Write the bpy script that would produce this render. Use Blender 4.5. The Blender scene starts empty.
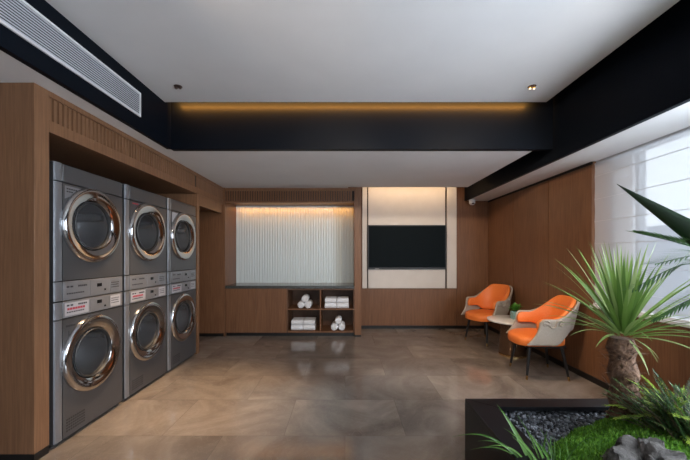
import bpy, bmesh, math, random
from mathutils import Vector, Matrix, noise as mnoise
random.seed(7)
S = bpy.context.scene
COL = S.collection
PI = math.pi
# ------------------------------------------------------------------ camera, sky, lights, exposure
EYE = 1.33
cam_d = bpy.data.cameras.new('camera'); cam = bpy.data.objects.new('camera', cam_d); COL.objects.link(cam)
cam.location = (0, 0, EYE); cam.rotation_euler = (PI/2, 0, 0)
cam_d.sensor_width = 36; cam_d.lens = 17.0; cam_d.shift_y = 25.3/690; cam_d.clip_start = .02
S.camera = cam
w = bpy.data.worlds.new('World'); S.world = w; w.use_nodes = True
w.node_tree.nodes['Background'].inputs[0].default_value = (.80, .90, 1.0, 1)
w.node_tree.nodes['Background'].inputs[1].default_value = 1.9
S.view_settings.view_transform = 'Standard'; S.view_settings.look = 'None'
S.view_settings.exposure = 0.0; S.view_settings.gamma = 1.0
S.view_settings.use_curve_mapping = False

def area(name, loc, rot, sx, sy, power, col):
    l = bpy.data.lights.new(name, 'AREA'); l.shape = 'RECTANGLE'; l.size = sx; l.size_y = sy
    l.energy = power; l.color = col
    o = bpy.data.objects.new(name, l); COL.objects.link(o); o.location = loc; o.rotation_euler = rot
    return o
def spot(name, loc, rot, power, col, ang, blend, r=.03):
    l = bpy.data.lights.new(name, 'SPOT'); l.energy = power; l.color = col; l.spot_size = math.radians(ang)
    l.spot_blend = blend; l.shadow_soft_size = r
    o = bpy.data.objects.new(name, l); COL.objects.link(o); o.location = loc; o.rotation_euler = rot
    return o
# daylight through the glazed rear wall behind the photographer
area('rear_daylight', (0.3, -2.35, 1.35), (math.radians(98), 0, 0), 4.2, 2.1, 5, (.94, .97, 1.0))
# daylight entering through the near part of the side window, behind the blind
area('window_daylight', (2.82, .65, 1.50), (0, math.radians(90), 0), 1.25, 2.0, 245, (.82, .91, 1.0))
# warm downlights set in the raised ceiling, then added fill spots
WARM = (1.0, .68, .40)
spot('downlight_beam', (-1.38, 2.92, 2.83), (0, math.radians(2), 0), 430, WARM, 56, 1., .05)
spot('downlight_beam', (1.71, 2.98, 2.83), (math.radians(8), 0, 0), 110, WARM, 70, 1., .05)
def aim(a, b): return (Vector(b)-Vector(a)).to_track_quat('-Z', 'Y').to_euler()
for a_, b_, e_ in (((-1.45, 1.1, 2.83), (2.6, 4.7, 1.3), 330), ((1.71, 1.1, 2.83), (.9, 5.9, 1.1), 170), ((.2, 1.1, 2.83), (-1.0, 5.6, 1.0), 150)):  # added spots with no fitting, to brighten the right and back walls
    spot('added_fill_beam', a_, aim(a_, b_), e_, (1, .80, .60), 62, 1., .06)
# linear lights in the ceiling slots and the niche
area('beam_cove_light', (.085, 3.325, 2.905), (math.radians(88), 0, 0), 3.65, .012, 42, (1, .40, .07))
area('niche_light', (-.90, 5.79, 2.19), (math.radians(10), 0, 0), 2.08, .03, 3.6, (1, .42, .10))
area('panel_slot_light', (1.16, 5.62, 2.60), (math.radians(24), 0, 0), 1.62, .06, 5.0, (1, .66, .36))

# ------------------------------------------------------------------ materials
def mat(name, col, rough=.5, metal=0., spec=.5):
    m = bpy.data.materials.new(name); m.use_nodes = True
    b = m.node_tree.nodes['Principled BSDF']
    b.inputs['Base Color'].default_value = (*col, 1); b.inputs['Roughness'].default_value = rough
    b.inputs['Metallic'].default_value = metal; b.inputs['Specular IOR Level'].default_value = spec
    return m
def nd(m, t): return m.node_tree.nodes.new(t)
def lk(m, a, b): m.node_tree.links.new(a, b)
def bsdf(m): return m.node_tree.nodes['Principled BSDF']
def ramp(m, stops):
    r = nd(m, 'ShaderNodeValToRGB'); e = r.color_ramp.elements
    while len(e) < len(stops): e.new(.5)
    for k, (p, c) in enumerate(stops): e[k].position = p; e[k].color = (*c, 1)
    return r
def coords(m, scale=(1, 1, 1), kind='Object'):
    t = nd(m, 'ShaderNodeTexCoord'); mp = nd(m, 'ShaderNodeMapping'); mp.inputs['Scale'].default_value = scale
    lk(m, t.outputs[kind], mp.inputs[0]); return mp.outputs[0]
def noise(m, vec, scale, detail=4, rough=.55, dist=0.):
    n = nd(m, 'ShaderNodeTexNoise'); n.inputs['Scale'].default_value = scale; n.inputs['Detail'].default_value = detail
    n.inputs['Roughness'].default_value = rough; n.inputs['Distortion'].default_value = dist
    lk(m, vec, n.inputs['Vector']); return n.outputs['Fac']
def bump(m, h, strength, dist=.01):
    b = nd(m, 'ShaderNodeBump'); b.inputs['Strength'].default_value = strength; b.inputs['Distance'].default_value = dist
    lk(m, h, b.inputs['Height']); lk(m, b.outputs[0], bsdf(m).inputs['Normal'])
def wood(name, c0, c1, rough=.42, grain=(1, 1, .035)):
    m = mat(name, c1, rough, 0, .4)
    f = noise(m, coords(m, grain), 85, 5, .6, .3)
    g = noise(m, coords(m, (1, 1, .12)), 3.0, 2)
    mx = nd(m, 'ShaderNodeMath'); mx.operation = 'MULTIPLY_ADD'; lk(m, g, mx.inputs[0]); mx.inputs[1].default_value = .35; mx.inputs[2].default_value = -.17
    ad = nd(m, 'ShaderNodeMath'); ad.operation = 'ADD'; lk(m, f, ad.inputs[0]); lk(m, mx.outputs[0], ad.inputs[1])
    r = ramp(m, [(.25, c0), (.75, c1)]); lk(m, ad.outputs[0], r.inputs[0])
    lk(m, r.outputs[0], bsdf(m).inputs['Base Color']); bump(m, f, .08, .002)
    return m
def speck(name, c0, c1, scale, rough, bmp=0., metal=0., detail=4, bd=.005):
    m = mat(name, c1, rough, metal)
    f = noise(m, coords(m), scale, detail)
    r = ramp(m, [(.3, c0), (.7, c1)]); lk(m, f, r.inputs[0]); lk(m, r.outputs[0], bsdf(m).inputs['Base Color'])
    if bmp: bump(m, f, bmp, bd)
    return m
M = {}
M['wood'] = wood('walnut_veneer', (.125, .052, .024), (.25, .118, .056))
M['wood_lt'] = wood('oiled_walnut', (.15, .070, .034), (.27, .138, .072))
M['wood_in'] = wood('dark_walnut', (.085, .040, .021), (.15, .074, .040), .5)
M['flute_gap'] = mat('groove_shade_tone', (.03, .014, .008), .6)  # shade between the flutes, put into the colour of their ground
M['white'] = speck('ceiling_paint', (.72, .71, .71), (.75, .74, .74), 3, .85)
M['trim_white'] = mat('white_aluminium', (.78, .78, .78), .45)
M['black'] = mat('black_satin_metal', (.005, .007, .011), .40, 0, .05)
M['matte_black'] = mat('matte_black', (.008, .008, .009), .7, 0, .3)
M['base'] = mat('black_baseboard', (.008, .007, .007), .4)
M['panel'] = speck('cream_wall_panel', (.66, .61, .56), (.70, .65, .60), 6, .55)
M['groove'] = mat('bronze_groove', (.05, .035, .028), .4, .6)
M['tv'] = mat('television_screen', (.006, .010, .013), .6, 0, .06)
M['tv_bezel'] = mat('television_bezel', (.012, .012, .013), .4)
M['tv_bezel_lt'] = mat('bezel_mark', (.4, .4, .42), .4)
M['steel'] = mat('grey_machine_paint', (.110, .110, .114), .36, .5, .5)
M['steel_lt'] = mat('silver_machine_strip', (.27, .28, .30), .32, .55)
M['panel_grey'] = mat('control_panel_grey', (.22, .22, .23), .40, .3)
M['chrome'] = mat('chrome', (.52, .52, .53), .10, 1.)
M['gasket'] = mat('dark_gasket', (.035, .035, .036), .5)
M['drum'] = mat('perforated_drum', (.42, .42, .43), .38, .55)
M['display'] = mat('display_black', (.006, .006, .007), .2)
M['sticker'] = mat('white_sticker', (.42, .41, .43), .5)
M['red_ink'] = mat('red_print', (.42, .03, .05), .5)
M['dark_ink'] = mat('dark_print', (.03, .03, .035), .5)
M['stone_top'] = speck('black_granite', (.01, .012, .012), (.13, .14, .135), 70, .14)
M['towel'] = speck('white_terry', (.72, .73, .76), (.86, .86, .88), 320, .95, .5, bd=.003)
M['orange'] = speck('orange_leather', (.78, .185, .032), (.84, .22, .045), 90, .5, .06)
M['shell'] = speck('taupe_leather', (.345, .300, .250), (.40, .350, .295), 120, .6, .08)
M['leg'] = mat('black_wood_leg', (.010, .010, .011), .35)
M['brass'] = mat('brass', (.72, .48, .20), .25, 1.)
M['bronze'] = mat('bronze_drum', (.22, .135, .085), .26, .85)
M['marble'] = speck('white_marble', (.70, .69, .68), (.80, .79, .78), 5, .22)
M['planter'] = mat('planter_black', (.009, .009, .011), .38, 0, .3)
M['soil'] = speck('dark_soil', (.010, .008, .007), (.025, .020, .017), 60, .95)
M['trunk'] = speck('fibrous_trunk', (.060, .030, .018), (.26, .145, .090), 38, .9, .9, bd=.02)
M['stone_sill'] = mat('white_stone_sill', (.74, .74, .75), .3)
M['frame'] = mat('window_frame_grey', (.40, .41, .43), .4, .5)
M['outside'] = speck('neighbour_render', (.22, .24, .28), (.26, .28, .33), 2, .9)
M['cam_white'] = mat('white_plastic', (.74, .74, .75), .35)
M['grille_back'] = mat('grille_shadow_back', (.05, .055, .06), .6)
M['grille'] = mat('grille_aluminium', (.62, .65, .69), .4, .2)
M['brown_fit'] = mat('dark_bronze_fitting', (.10, .06, .05), .3, .7)
M['lamp'] = mat('lamp_lens', (1, .85, .6), .3)
bsdf(M['lamp']).inputs['Emission Color'].default_value = (1, .8, .5, 1); bsdf(M['lamp']).inputs['Emission Strength'].default_value = 3
def leafmat(name, stops, rough=.45, trans=.25):
    m = mat(name, stops[0][1], rough)
    g = nd(m, 'ShaderNodeNewGeometry'); r = ramp(m, stops); lk(m, g.outputs['Random Per Island'], r.inputs[0])
    lk(m, r.outputs[0], bsdf(m).inputs['Base Color'])
    t = nd(m, 'ShaderNodeBsdfTranslucent'); lk(m, r.outputs[0], t.inputs[0])
    mx = nd(m, 'ShaderNodeMixShader'); mx.inputs[0].default_value = trans
    lk(m, bsdf(m).outputs[0], mx.inputs[1]); lk(m, t.outputs[0], mx.inputs[2])
    lk(m, mx.outputs[0], m.node_tree.nodes['Material Output'].inputs[0])
    return m
M['yucca'] = leafmat('yucca_leaf', [(0, (.10, .20, .035)), (.5, (.22, .36, .08)), (1, (.46, .56, .24))])
M['agave'] = leafmat('broad_leaf', [(0, (.010, .028, .012)), (1, (.016, .040, .015))], .4, .06)
M['palm'] = leafmat('palm_leaf', [(0, (.03, .10, .03)), (1, (.10, .22, .07))])
M['fern'] = leafmat('conifer_leaf', [(0, (.02, .055, .018)), (.6, (.045, .105, .03)), (1, (.12, .22, .045))])
M['fern_y'] = leafmat('bright_fern_leaf', [(0, (.20, .36, .03)), (1, (.40, .52, .07))])
M['moss'] = leafmat('moss_green', [(0, (.06, .17, .012)), (.6, (.12, .29, .02)), (1, (.20, .40, .035))], .8, .2)
M['grass'] = leafmat('grass_blade', [(0, (.045, .12, .018)), (1, (.14, .27, .06))], .45, .12)
M['pot_leaf'] = leafmat('herb_leaf', [(0, (.06, .22, .03)), (1, (.16, .40, .06))])
M['pebble'] = leafmat('grey_pebble', [(0, (.03, .032, .040)), (.6, (.10, .105, .12)), (1, (.26, .27, .30))], .5, 0)
# glass
def glassmat(name, col, rough, alpha):
    m = mat(name, col, rough); b = bsdf(m)
    t = nd(m, 'ShaderNodeBsdfTransparent'); mx = nd(m, 'ShaderNodeMixShader'); mx.inputs[0].default_value = alpha
    lk(m, t.outputs[0], mx.inputs[1]); lk(m, b.outputs[0], mx.inputs[2])
    lk(m, mx.outputs[0], m.node_tree.nodes['Material Output'].inputs[0]); return m
M['door_glass'] = glassmat('door_glass', (.012, .013, .015), .05, .24)
M['pane'] = glassmat('window_pane', (.5, .55, .58), .05, .12)
M['pot_glass'] = mat('blue_green_glaze', (.20, .36, .36), .15)
M['ribbed'] = mat('ribbed_frosted_glass', (.64, .72, .73), .30, 0, .5)
# sheer blind fabric
m = mat('sheer_blind', (.80, .82, .86), .9); t = nd(m, 'ShaderNodeBsdfTranslucent'); t.inputs[0].default_value = (.82, .85, .90, 1)
mx = nd(m, 'ShaderNodeMixShader'); mx.inputs[0].default_value = .45; lk(m, bsdf(m).outputs[0], mx.inputs[1]); lk(m, t.outputs[0], mx.inputs[2])
tr = nd(m, 'ShaderNodeBsdfTransparent'); mx2 = nd(m, 'ShaderNodeMixShader'); mx2.inputs[0].default_value = .42
lk(m, mx.outputs[0], mx2.inputs[1]); lk(m, tr.outputs[0], mx2.inputs[2]); lk(m, mx2.outputs[0], m.node_tree.nodes['Material Output'].inputs[0])
M['blind'] = m
M['batten'] = mat('blind_batten', (.58, .58, .60), .6)
# marble floor tiles
m = mat('marble_floor_tiles', (.2, .16, .13), .2, 0, .5)
v = coords(m)
br = nd(m, 'ShaderNodeTexBrick'); br.offset = .5; br.inputs['Scale'].default_value = 1
br.inputs['Brick Width'].default_value = .9; br.inputs['Row Height'].default_value = .6; br.inputs['Mortar Size'].default_value = .0016
br.inputs['Mortar Smooth'].default_value = .1; br.inputs['Bias'].default_value = 0
br.inputs['Color1'].default_value = (.0, .0, .0, 1); br.inputs['Color2'].default_value = (1, 1, 1, 1); br.inputs['Mortar'].default_value = (.5, .5, .5, 1)
lk(m, v, br.inputs['Vector'])
# shift the stone figure per tile so that joints read
sh = nd(m, 'ShaderNodeVectorMath'); sh.operation = 'MULTIPLY_ADD'; lk(m, br.outputs['Color'], sh.inputs[0]); sh.inputs[1].default_value = (7, 3, 5); lk(m, v, sh.inputs[2])
n1 = noise(m, sh.outputs[0], 1.6, 8, .62, 1.2); n2 = noise(m, sh.outputs[0], 5.5, 6, .6, 2.5)
r1 = ramp(m, [(.28, (.135, .110, .092)), (.52, (.215, .182, .156)), (.75, (.31, .27, .235))]); lk(m, n1, r1.inputs[0])
r2 = ramp(m, [(.475, (0, 0, 0)), (.5, (1, 1, 1)), (.525, (0, 0, 0))]); lk(m, n2, r2.inputs[0])
vm = nd(m, 'ShaderNodeMix'); vm.data_type = 'RGBA'; vm.blend_type = 'MIX'
mu = nd(m, 'ShaderNodeMath'); mu.operation = 'MULTIPLY'; lk(m, r2.outputs[0], mu.inputs[0]); mu.inputs[1].default_value = .22
lk(m, mu.outputs[0], vm.inputs['Factor']); lk(m, r1.outputs[0], vm.inputs['A']); vm.inputs['B'].default_value = (.34, .30, .26, 1)
tm = nd(m, 'ShaderNodeMix'); tm.data_type = 'RGBA'; tm.blend_type = 'MULTIPLY'; tm.inputs['Factor'].default_value = 1
tr_ = ramp(m, [(0, (.84, .84, .85)), (1, (1.12, 1.10, 1.08))]); lk(m, br.outputs['Color'], tr_.inputs[0])
lk(m, vm.outputs['Result'], tm.inputs['A']); lk(m, tr_.outputs[0], tm.inputs['B'])
jm = nd(m, 'ShaderNodeMix'); jm.data_type = 'RGBA'; lk(m, br.outputs['Fac'], jm.inputs['Factor']); lk(m, tm.outputs['Result'], jm.inputs['A']); jm.inputs['B'].default_value = (.13, .11, .095, 1)
lk(m, jm.outputs['Result'], bsdf(m).inputs['Base Color'])
rr = nd(m, 'ShaderNodeMapRange'); lk(m, n1, rr.inputs[0]); rr.inputs[3].default_value = .06; rr.inputs[4].default_value = .17
lk(m, rr.outputs[0], bsdf(m).inputs['Roughness'])
M['floor'] = m
# rock
m = mat('grey_rock', (.15, .14, .13), .85); f = noise(m, coords(m), 14, 8, .65, .8)
r = ramp(m, [(.3, (.02, .018, .017)), (.52, (.085, .075, .068)), (.75, (.19, .175, .165))]); lk(m, f, r.inputs[0]); lk(m, r.outputs[0], bsdf(m).inputs['Base Color']); bump(m, f, .8, .02)
M['rock'] = m

# ------------------------------------------------------------------ mesh helpers
class MB:
    def __init__(s): s.bm = bmesh.new()
    def box(s, x0, x1, y0, y1, z0, z1):
        v = [s.bm.verts.new(p) for p in ((x0,y0,z0),(x1,y0,z0),(x1,y1,z0),(x0,y1,z0),(x0,y0,z1),(x1,y0,z1),(x1,y1,z1),(x0,y1,z1))]
        for f in ((0,3,2,1),(4,5,6,7),(0,1,5,4),(1,2,6,5),(2,3,7,6),(3,0,4,7)): s.bm.faces.new([v[i] for i in f])
        return s
    def prism(s, pts, ext):
        """closed outline pts (3D) extruded by vector ext"""
        e = Vector(ext); a = [s.bm.verts.new(p) for p in pts]; b = [s.bm.verts.new(Vector(p)+e) for p in pts]
        n = len(pts); s.bm.faces.new(list(reversed(a))); s.bm.faces.new(b)
        for i in range(n): s.bm.faces.new((a[i], a[(i+1) % n], b[(i+1) % n], b[i]))
        return s
    def tube(s, path, radii, seg=10, cap=True):
        path = [Vector(p) for p in path]; n = len(path)
        if not hasattr(radii, '__len__'): radii = [radii]*n
        rings = []; up = Vector((0, 0, 1))
        d0 = (path[1]-path[0]).normalized()
        a = d0.cross(up); a = a.normalized() if a.length > 1e-3 else Vector((1, 0, 0))
        for i in range(n):
            d = (path[min(i+1, n-1)]-path[max(i-1, 0)]).normalized()
            a = (a - d*a.dot(d)).normalized(); b = d.cross(a)
            rings.append([s.bm.verts.new(path[i]+(a*math.cos(2*PI*k/seg)+b*math.sin(2*PI*k/seg))*radii[i]) for k in range(seg)])
        for i in range(n-1):
            for k in range(seg): s.bm.faces.new((rings[i][k], rings[i][(k+1) % seg], rings[i+1][(k+1) % seg], rings[i+1][k]))
        if cap: s.bm.faces.new(list(reversed(rings[0]))); s.bm.faces.new(rings[-1])
        return s
    def lathe(s, prof, o=(0,0,0), axis='z', seg=40, close=False):
        """prof: (radius, height) pairs"""
        o = Vector(o); rings = []
        for r, h in prof:
            if r < 1e-6:
                p = Vector((0, 0, h)) if axis == 'z' else Vector((h, 0, 0)); rings.append([s.bm.verts.new(o+p)]); continue
            ring = []
            for k in range(seg):
                c, q = math.cos(2*PI*k/seg)*r, math.sin(2*PI*k/seg)*r
                ring.append(s.bm.verts.new(o+(Vector((c, q, h)) if axis == 'z' else Vector((h, c, q)))))
            rings.append(ring)
        for i in range(len(rings)-1):
            A, B = rings[i], rings[i+1]
            for k in range(seg):
                k2 = (k+1) % seg
                if len(A) == 1 and len(B) == 1: continue
                if len(A) == 1: s.bm.faces.new((A[0], B[k2], B[k]))
                elif len(B) == 1: s.bm.faces.new((A[k], A[k2], B[0]))
                else: s.bm.faces.new((A[k], A[k2], B[k2], B[k]))
        return s
    def grid(s, fn, nu, nv):
        g = [[s.bm.verts.new(fn(i/nu, j/nv)) for j in range(nv+1)] for i in range(nu+1)]
        for i in range(nu):
            for j in range(nv): s.bm.faces.new((g[i][j], g[i+1][j], g[i+1][j+1], g[i][j+1]))
        return s
    def blade(s, base, dirv, length, width, droop=.3, n=6, fold=.15, taper=.25, twist=0., wbase=.5):
        """one arching leaf: ribbon with a V fold"""
        p = Vector(base); d = Vector(dirv).normalized(); st = length/n; rows = []
        side = d.cross(Vector((0, 0, 1)))
        side = side.normalized() if side.length > 1e-3 else Vector((1, 0, 0))
        side = Matrix.Rotation(twist, 3, d) @ side
        for i in range(n+1):
            t = i/n
            wd = width*(wbase+(1-wbase)*min(1, t/taper)) if t < taper else width*max(.02, 1-((t-taper)/(1-taper))**1.6)
            nrm = side.cross(d).normalized()
            rows.append((s.bm.verts.new(p-side*wd/2+nrm*wd*fold), s.bm.verts.new(p), s.bm.verts.new(p+side*wd/2+nrm*wd*fold)))
            p = p+d*st; d = (d+Vector((0, 0, -droop*(.3+t)*1.4/n))).normalized()
            side = (side-d*side.dot(d)).normalized()
        for i in range(n):
            a, b = rows[i], rows[i+1]
            s.bm.faces.new((a[0], a[1], b[1], b[0])); s.bm.faces.new((a[1], a[2], b[2], b[1]))
        return s
    def build(s, name, m, parent=None, smooth=40, bevel=0., subsurf=0, solid=None, bseg=2):
        bmesh.ops.recalc_face_normals(s.bm, faces=s.bm.faces[:]) if smooth is not None and smooth >= 0 else None
        me = bpy.data.meshes.new(name); s.bm.to_mesh(me); s.bm.free(); me.materials.append(m)
        for p in me.polygons: p.use_smooth = True
        me.set_sharp_from_angle(angle=math.radians(abs(smooth)))
        o = bpy.data.objects.new(name, me); COL.objects.link(o)
        if parent: o.parent = parent
        if solid is not None:
            sm = o.modifiers.new('solid', 'SOLIDIFY'); sm.thickness = solid[0]; sm.offset = solid[1]
        if bevel:
            b = o.modifiers.new('bevel', 'BEVEL'); b.width = bevel; b.segments = bseg; b.limit_method = 'ANGLE'; b.angle_limit = math.radians(40)
        if subsurf:
            b = o.modifiers.new('sub', 'SUBSURF'); b.levels = subsurf; b.render_levels = subsurf
        return o
def tag(o, label, cat, group=None, kind=None):
    o['label'] = label; o['category'] = cat
    if group: o['group'] = group
    if kind: o['kind'] = kind
    return o
def thing(name, label, cat, loc=(0, 0, 0), rz=0., group=None):
    o = bpy.data.objects.new(name, None); COL.objects.link(o); o.location = loc; o.rotation_euler = (0, 0, rz)
    o.empty_display_size = .1
    return tag(o, label, cat, group)
def struct(name, mb, m, label=None, cat=None, **k):
    o = mb.build(name, m, **k); o['kind'] = 'structure'
    if label: o['label'] = label
    if cat: o['category'] = cat
    return o
def box(*a): return MB().box(*a)
def dup(root, loc, rz, label, cat=None):
    r = root.copy(); COL.objects.link(r); r.location = loc; r.rotation_euler = (0, 0, rz); r['label'] = label
    for ch in list(root.children):
        c = ch.copy(); COL.objects.link(c); c.parent = r
        for g in list(ch.children):
            q = g.copy(); COL.objects.link(q); q.parent = c
    return r

# ------------------------------------------------------------------ room dimensions
XL, XLB = -1.99, -2.80          # washer portal front, wall behind the machines
XR = 2.60                       # wood wall on the right
YB = 5.92                       # back wall
YC = 5.35                       # cabinet / lower ceiling plane
YR = -2.50                      # rear
ZL, ZU, ZS = 2.437, 2.875, 2.318  # low ceiling, raised ceiling, soffit on the right
XBL, XBR = -1.817, 2.171        # black fascias
YX = 3.400                      # black cross beam

struct('floor', box(-2.9, 3.0, YR, YB+.1, -.1, 0), M['floor'], 'polished brown grey marble tile floor', 'floor')
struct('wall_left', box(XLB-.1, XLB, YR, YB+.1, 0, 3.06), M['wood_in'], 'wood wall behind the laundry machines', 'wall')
struct('wall_rear', MB().box(-2.9, -1.9, YR-.1, YR, 0, 3.06).box(2.5, 3.0, YR-.1, YR, 0, 3.06).box(-1.9, 2.5, YR-.1, YR, 2.5, 3.06).box(-1.9, 2.5, YR-.1, YR, 0, .2), M['white'], 'pale wall behind the viewer', 'wall')
# back wall, wood clad, with panel seams
bw = MB().box(-2.9, 3.0, YB+.012, YB+.1, 0, 3.06)
for a, b in ((.05, 2.02), (2.026, 2.6)):
    bw.box(a+.002, b-.002, YB, YB+.012, .05, 2.7)
struct('wall_back', bw, M['wood'], 'walnut clad back wall around the white television panel', 'wall')
struct('baseboard_back', box(.16, XR, YB-.012, YB, 0, .055), M['base'], 'black recessed skirting under the back wall', 'baseboard')
# right wall: wood panels with seams, from the corner to the window
rw = MB().box(XR+.012, 2.80, 3.43, YB+.1, 0, 2.318)
for a, b in ((3.43, 4.165), (4.175, 5.035), (5.045, YB)):
    rw.box(XR, XR+.012, a+.002, b-.002, .05, ZS-.03)
rw.box(XR, 2.80, YR, 3.43, .05, .785)
rw.box(XR+.02, 2.80, YR, 3.43, 0, .05)
struct('wall_right', rw, M['wood'], 'walnut panelled right wall behind the orange chairs', 'wall')
struct('baseboard_right', box(XR-.012, XR, YR, YB-.012, 0, .06), M['base'], 'black skirting along the right wall', 'baseboard')
struct('trim_1', box(XR-.004, XR+.011, 3.435, YB, ZS-.028, ZS), M['matte_black'], 'dark shadow gap above the wood wall', 'trim')
struct('trim_2', box(XR-.03, 2.84, YR, 3.425, .785, .812), M['stone_sill'], 'white stone window sill', 'window sill', bevel=.004)
# outer wall with the window opening
struct('wall_outer', MB().box(2.84, 2.98, 3.22, 3.6, 0, 3.06).box(2.84, 2.98, YR, 3.22, 0, .81).box(2.84, 2.98, YR, 3.22, 2.40, 3.06).box(2.84, 2.98, YR, -2.4, .81, 2.40), M['white'], 'white outer wall around the window', 'wall')
win = struct('window_1', MB().box(2.87, 2.93, -2.4, 3.22, .81, .86).box(2.87, 2.93, -2.4, 3.22, 2.36, 2.40).box(2.87, 2.93, -2.4, -2.35, .86, 2.36).box(2.87, 2.93, 3.18, 3.22, .86, 2.36).box(2.87, 2.93, 1.1, 1.16, .86, 2.36), M['frame'], 'wide side window behind the sheer blind', 'window')
g = box(2.895, 2.905, -2.35, 3.18, .86, 2.36).build('window_glass', M['pane'], win)
tag(box(7.6, 8.0, -8, 14, 0, 2.05).build('neighbouring_wall', M['outside']), 'grey boundary wall seen dimly through the blind', 'wall', kind='structure')
# ceilings
struct('ceiling_lower', MB().box(-2.9, XBL-.004, YR, 5.55, ZL, ZL+.05).box(XBL-.004, 1.99, YX+.004, YC-.06, ZL, ZL+.05).box(XBL-.004, .05, YC-.06, 5.55, ZL, ZL+.05), M['white'], 'lowered pale ceiling over the cabinets and machines', 'ceiling')
struct('ceiling_upper', box(-1.84, 2.03, YR, 3.287, ZU, ZU+.03), M['white'], 'raised pale ceiling panel with downlights', 'ceiling')
struct('ceiling', box(-2.9, 3.0, YR-.1, YB+.1, 3.06, 3.12), M['matte_black'], 'dark slab above the ceiling panels', 'ceiling')
struct('trim_3', MB().box(-1.846, -1.840, YR, 3.287, ZU-.002, ZU+.03), M['trim_white'], 'thin white edge of the raised ceiling', 'trim')
struct('trim_4', box(XBL-.04, XBL, YR, YX, ZL-.001, 3.06), M['black'], 'black fascia that holds the air grille', 'fascia')
struct('trim_5', box(XBL, XBR, YX, YX+.06, ZL-.001, 3.06), M['black'], 'black cross beam with an amber light slot', 'beam')
struct('trim_6', box(XBR, XBR+.04, YR, YB, ZS-.001, 3.06), M['black'], 'black fascia above the window soffit', 'fascia')
struct('soffit', box(XBR+.004, 2.84, YR, YB, ZS, ZS+.05), M['white'], 'white soffit along the window side', 'ceiling')
# slot above the television panel is closed off
struct('trim_8', MB().box(.05, 1.99, YC-.07, YC-.05, ZL+.05, 2.75).box(.05, 2.0, YC-.05, YB, 2.70, 2.75), M['white'], 'upper lining of the light slot', 'trim')

# ------------------------------------------------------------------ washer portal
Y0, Y1 = 2.086, 2.193
struct('wall_partition', box(XLB, XL, Y0, Y1, .055, ZL), M['wood_lt'], 'wood end panel beside the nearest machines', 'wall', bevel=.002)
struct('baseboard_partition', box(XLB, XL-.004, Y0+.004, Y1, 0, .055), M['base'], 'black skirting under the wood end panel', 'baseboard')
hd = MB().box(XL-.03, XL, Y1, YC, 2.400, ZL).box(XL-.03, XL, Y1, YC, 2.160, 2.240)
hd.box(XLB, XL-.03, Y1, 4.37, 2.160, 2.19)
y = Y1+.004
while y < YC-.03:
    if not 4.33 < y < 4.36: hd.prism([(XL-.022, y, 2.241), (XL-.010, y+.003, 2.241), (XL-.010, y+.025, 2.241), (XL-.022, y+.028, 2.241)], (0, 0, .158))
    y += .040
struct('trim_16', box(XL-.05, XL-.022, Y1+.001, YC-.001, 2.239, 2.401), M['flute_gap'], 'shade-toned ground behind the fluting above the machines', 'trim')
struct('trim_9', hd, M['wood_lt'], 'fluted wood header above the laundry machines', 'header')
struct('trim_10', box(XLB, XL, 4.385, 4.45, 0, 2.160), M['wood_lt'], 'narrow wood post after the last machines', 'post', bevel=.002)
d2 = MB().box(XL-.06, XL-.012, 4.45, YC-.06, 2.015, 2.160)
d2.box(XLB, XL-.06, 4.45, 5.33, 2.05, 2.08)
struct('trim_11', d2, M['wood_lt'], 'lower wood lintel over the side passage', 'lintel')
# passage end wall and corner post
struct('wall_passage', MB().box(XLB, -1.985, 5.33, 5.45, .055, 2.45), M['wood'], 'wood wall at the end of the side passage', 'wall')
struct('baseboard_passage', box(XLB, -1.985, 5.345, 5.46, 0, .055), M['base'], 'black skirting by the side passage', 'baseboard')
# niche frame
XN0, XN1 = -1.965, .155
nf = MB()
nf.box(-1.985, XN0, YC-.02, YB, 0, ZL-.001)
nf.box(XN1, .265, YC-.03, YB, .03, ZL-.001)
nf.box(XN0, XN1, YC, YC+.03, 2.39, ZL-.001).box(XN0, XN1, YC, YC+.03, 2.195, 2.225)
nf.box(XN0, XN1, YC+.05, YB, 2.225, 2.27)
x = XN0+.01
while x < XN1-.03:
    nf.prism([(x, YC+.018, 2.226), (x+.003, YC+.006, 2.226), (x+.025, YC+.006, 2.226), (x+.028, YC+.018, 2.226)], (0, 0, .163)); x += .040
struct('trim_17', box(XN0, XN1, YC+.018, YC+.05, 2.224, 2.391), M['flute_gap'], 'shade-toned ground behind the fluting above the niche', 'trim')
struct('trim_12', nf, M['wood'], 'fluted wood frame around the lit niche', 'niche frame', bevel=.0)
struct('trim_13', box(XN1+.005, .262, YC-.02, YB-.02, 0, .03), M['base'], 'black foot of the niche post', 'trim')
# ribbed glass at the back of the niche
rb = MB(); n = 46; x0, x1 = XN0, XN1; pts = []
for i in range(n*6+1):
    t = i/(n*6); pts.append((x0+(x1-x0)*t, 5.876+.0030*math.cos(2*PI*n*t)))
vb = [rb.bm.verts.new((a, b, .833)) for a, b in pts]; vt = [rb.bm.verts.new((a, b, 2.222)) for a, b in pts]
for i in range(len(pts)-1): rb.bm.faces.new((vb[i], vb[i+1], vt[i+1], vt[i]))
bk0 = rb.bm.verts.new((x0, 5.90, .833)); bk1 = rb.bm.verts.new((x1, 5.90, .833)); bk2 = rb.bm.verts.new((x1, 5.90, 2.222)); bk3 = rb.bm.verts.new((x0, 5.90, 2.222))
rb.bm.faces.new((bk0, bk3, bk2, bk1))
tag(rb.build('glass_panel', M['ribbed'], smooth=60), 'pale ribbed glass panel lining the back of the lit niche', 'glass panel')
# worktop
tag(box(XN0+.002, XN1-.002, YC-.02, 5.87, .785, .832).build('worktop', M['stone_top'], bevel=.003), 'black stone worktop on the low wood cabinet in the niche', 'worktop')
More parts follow.
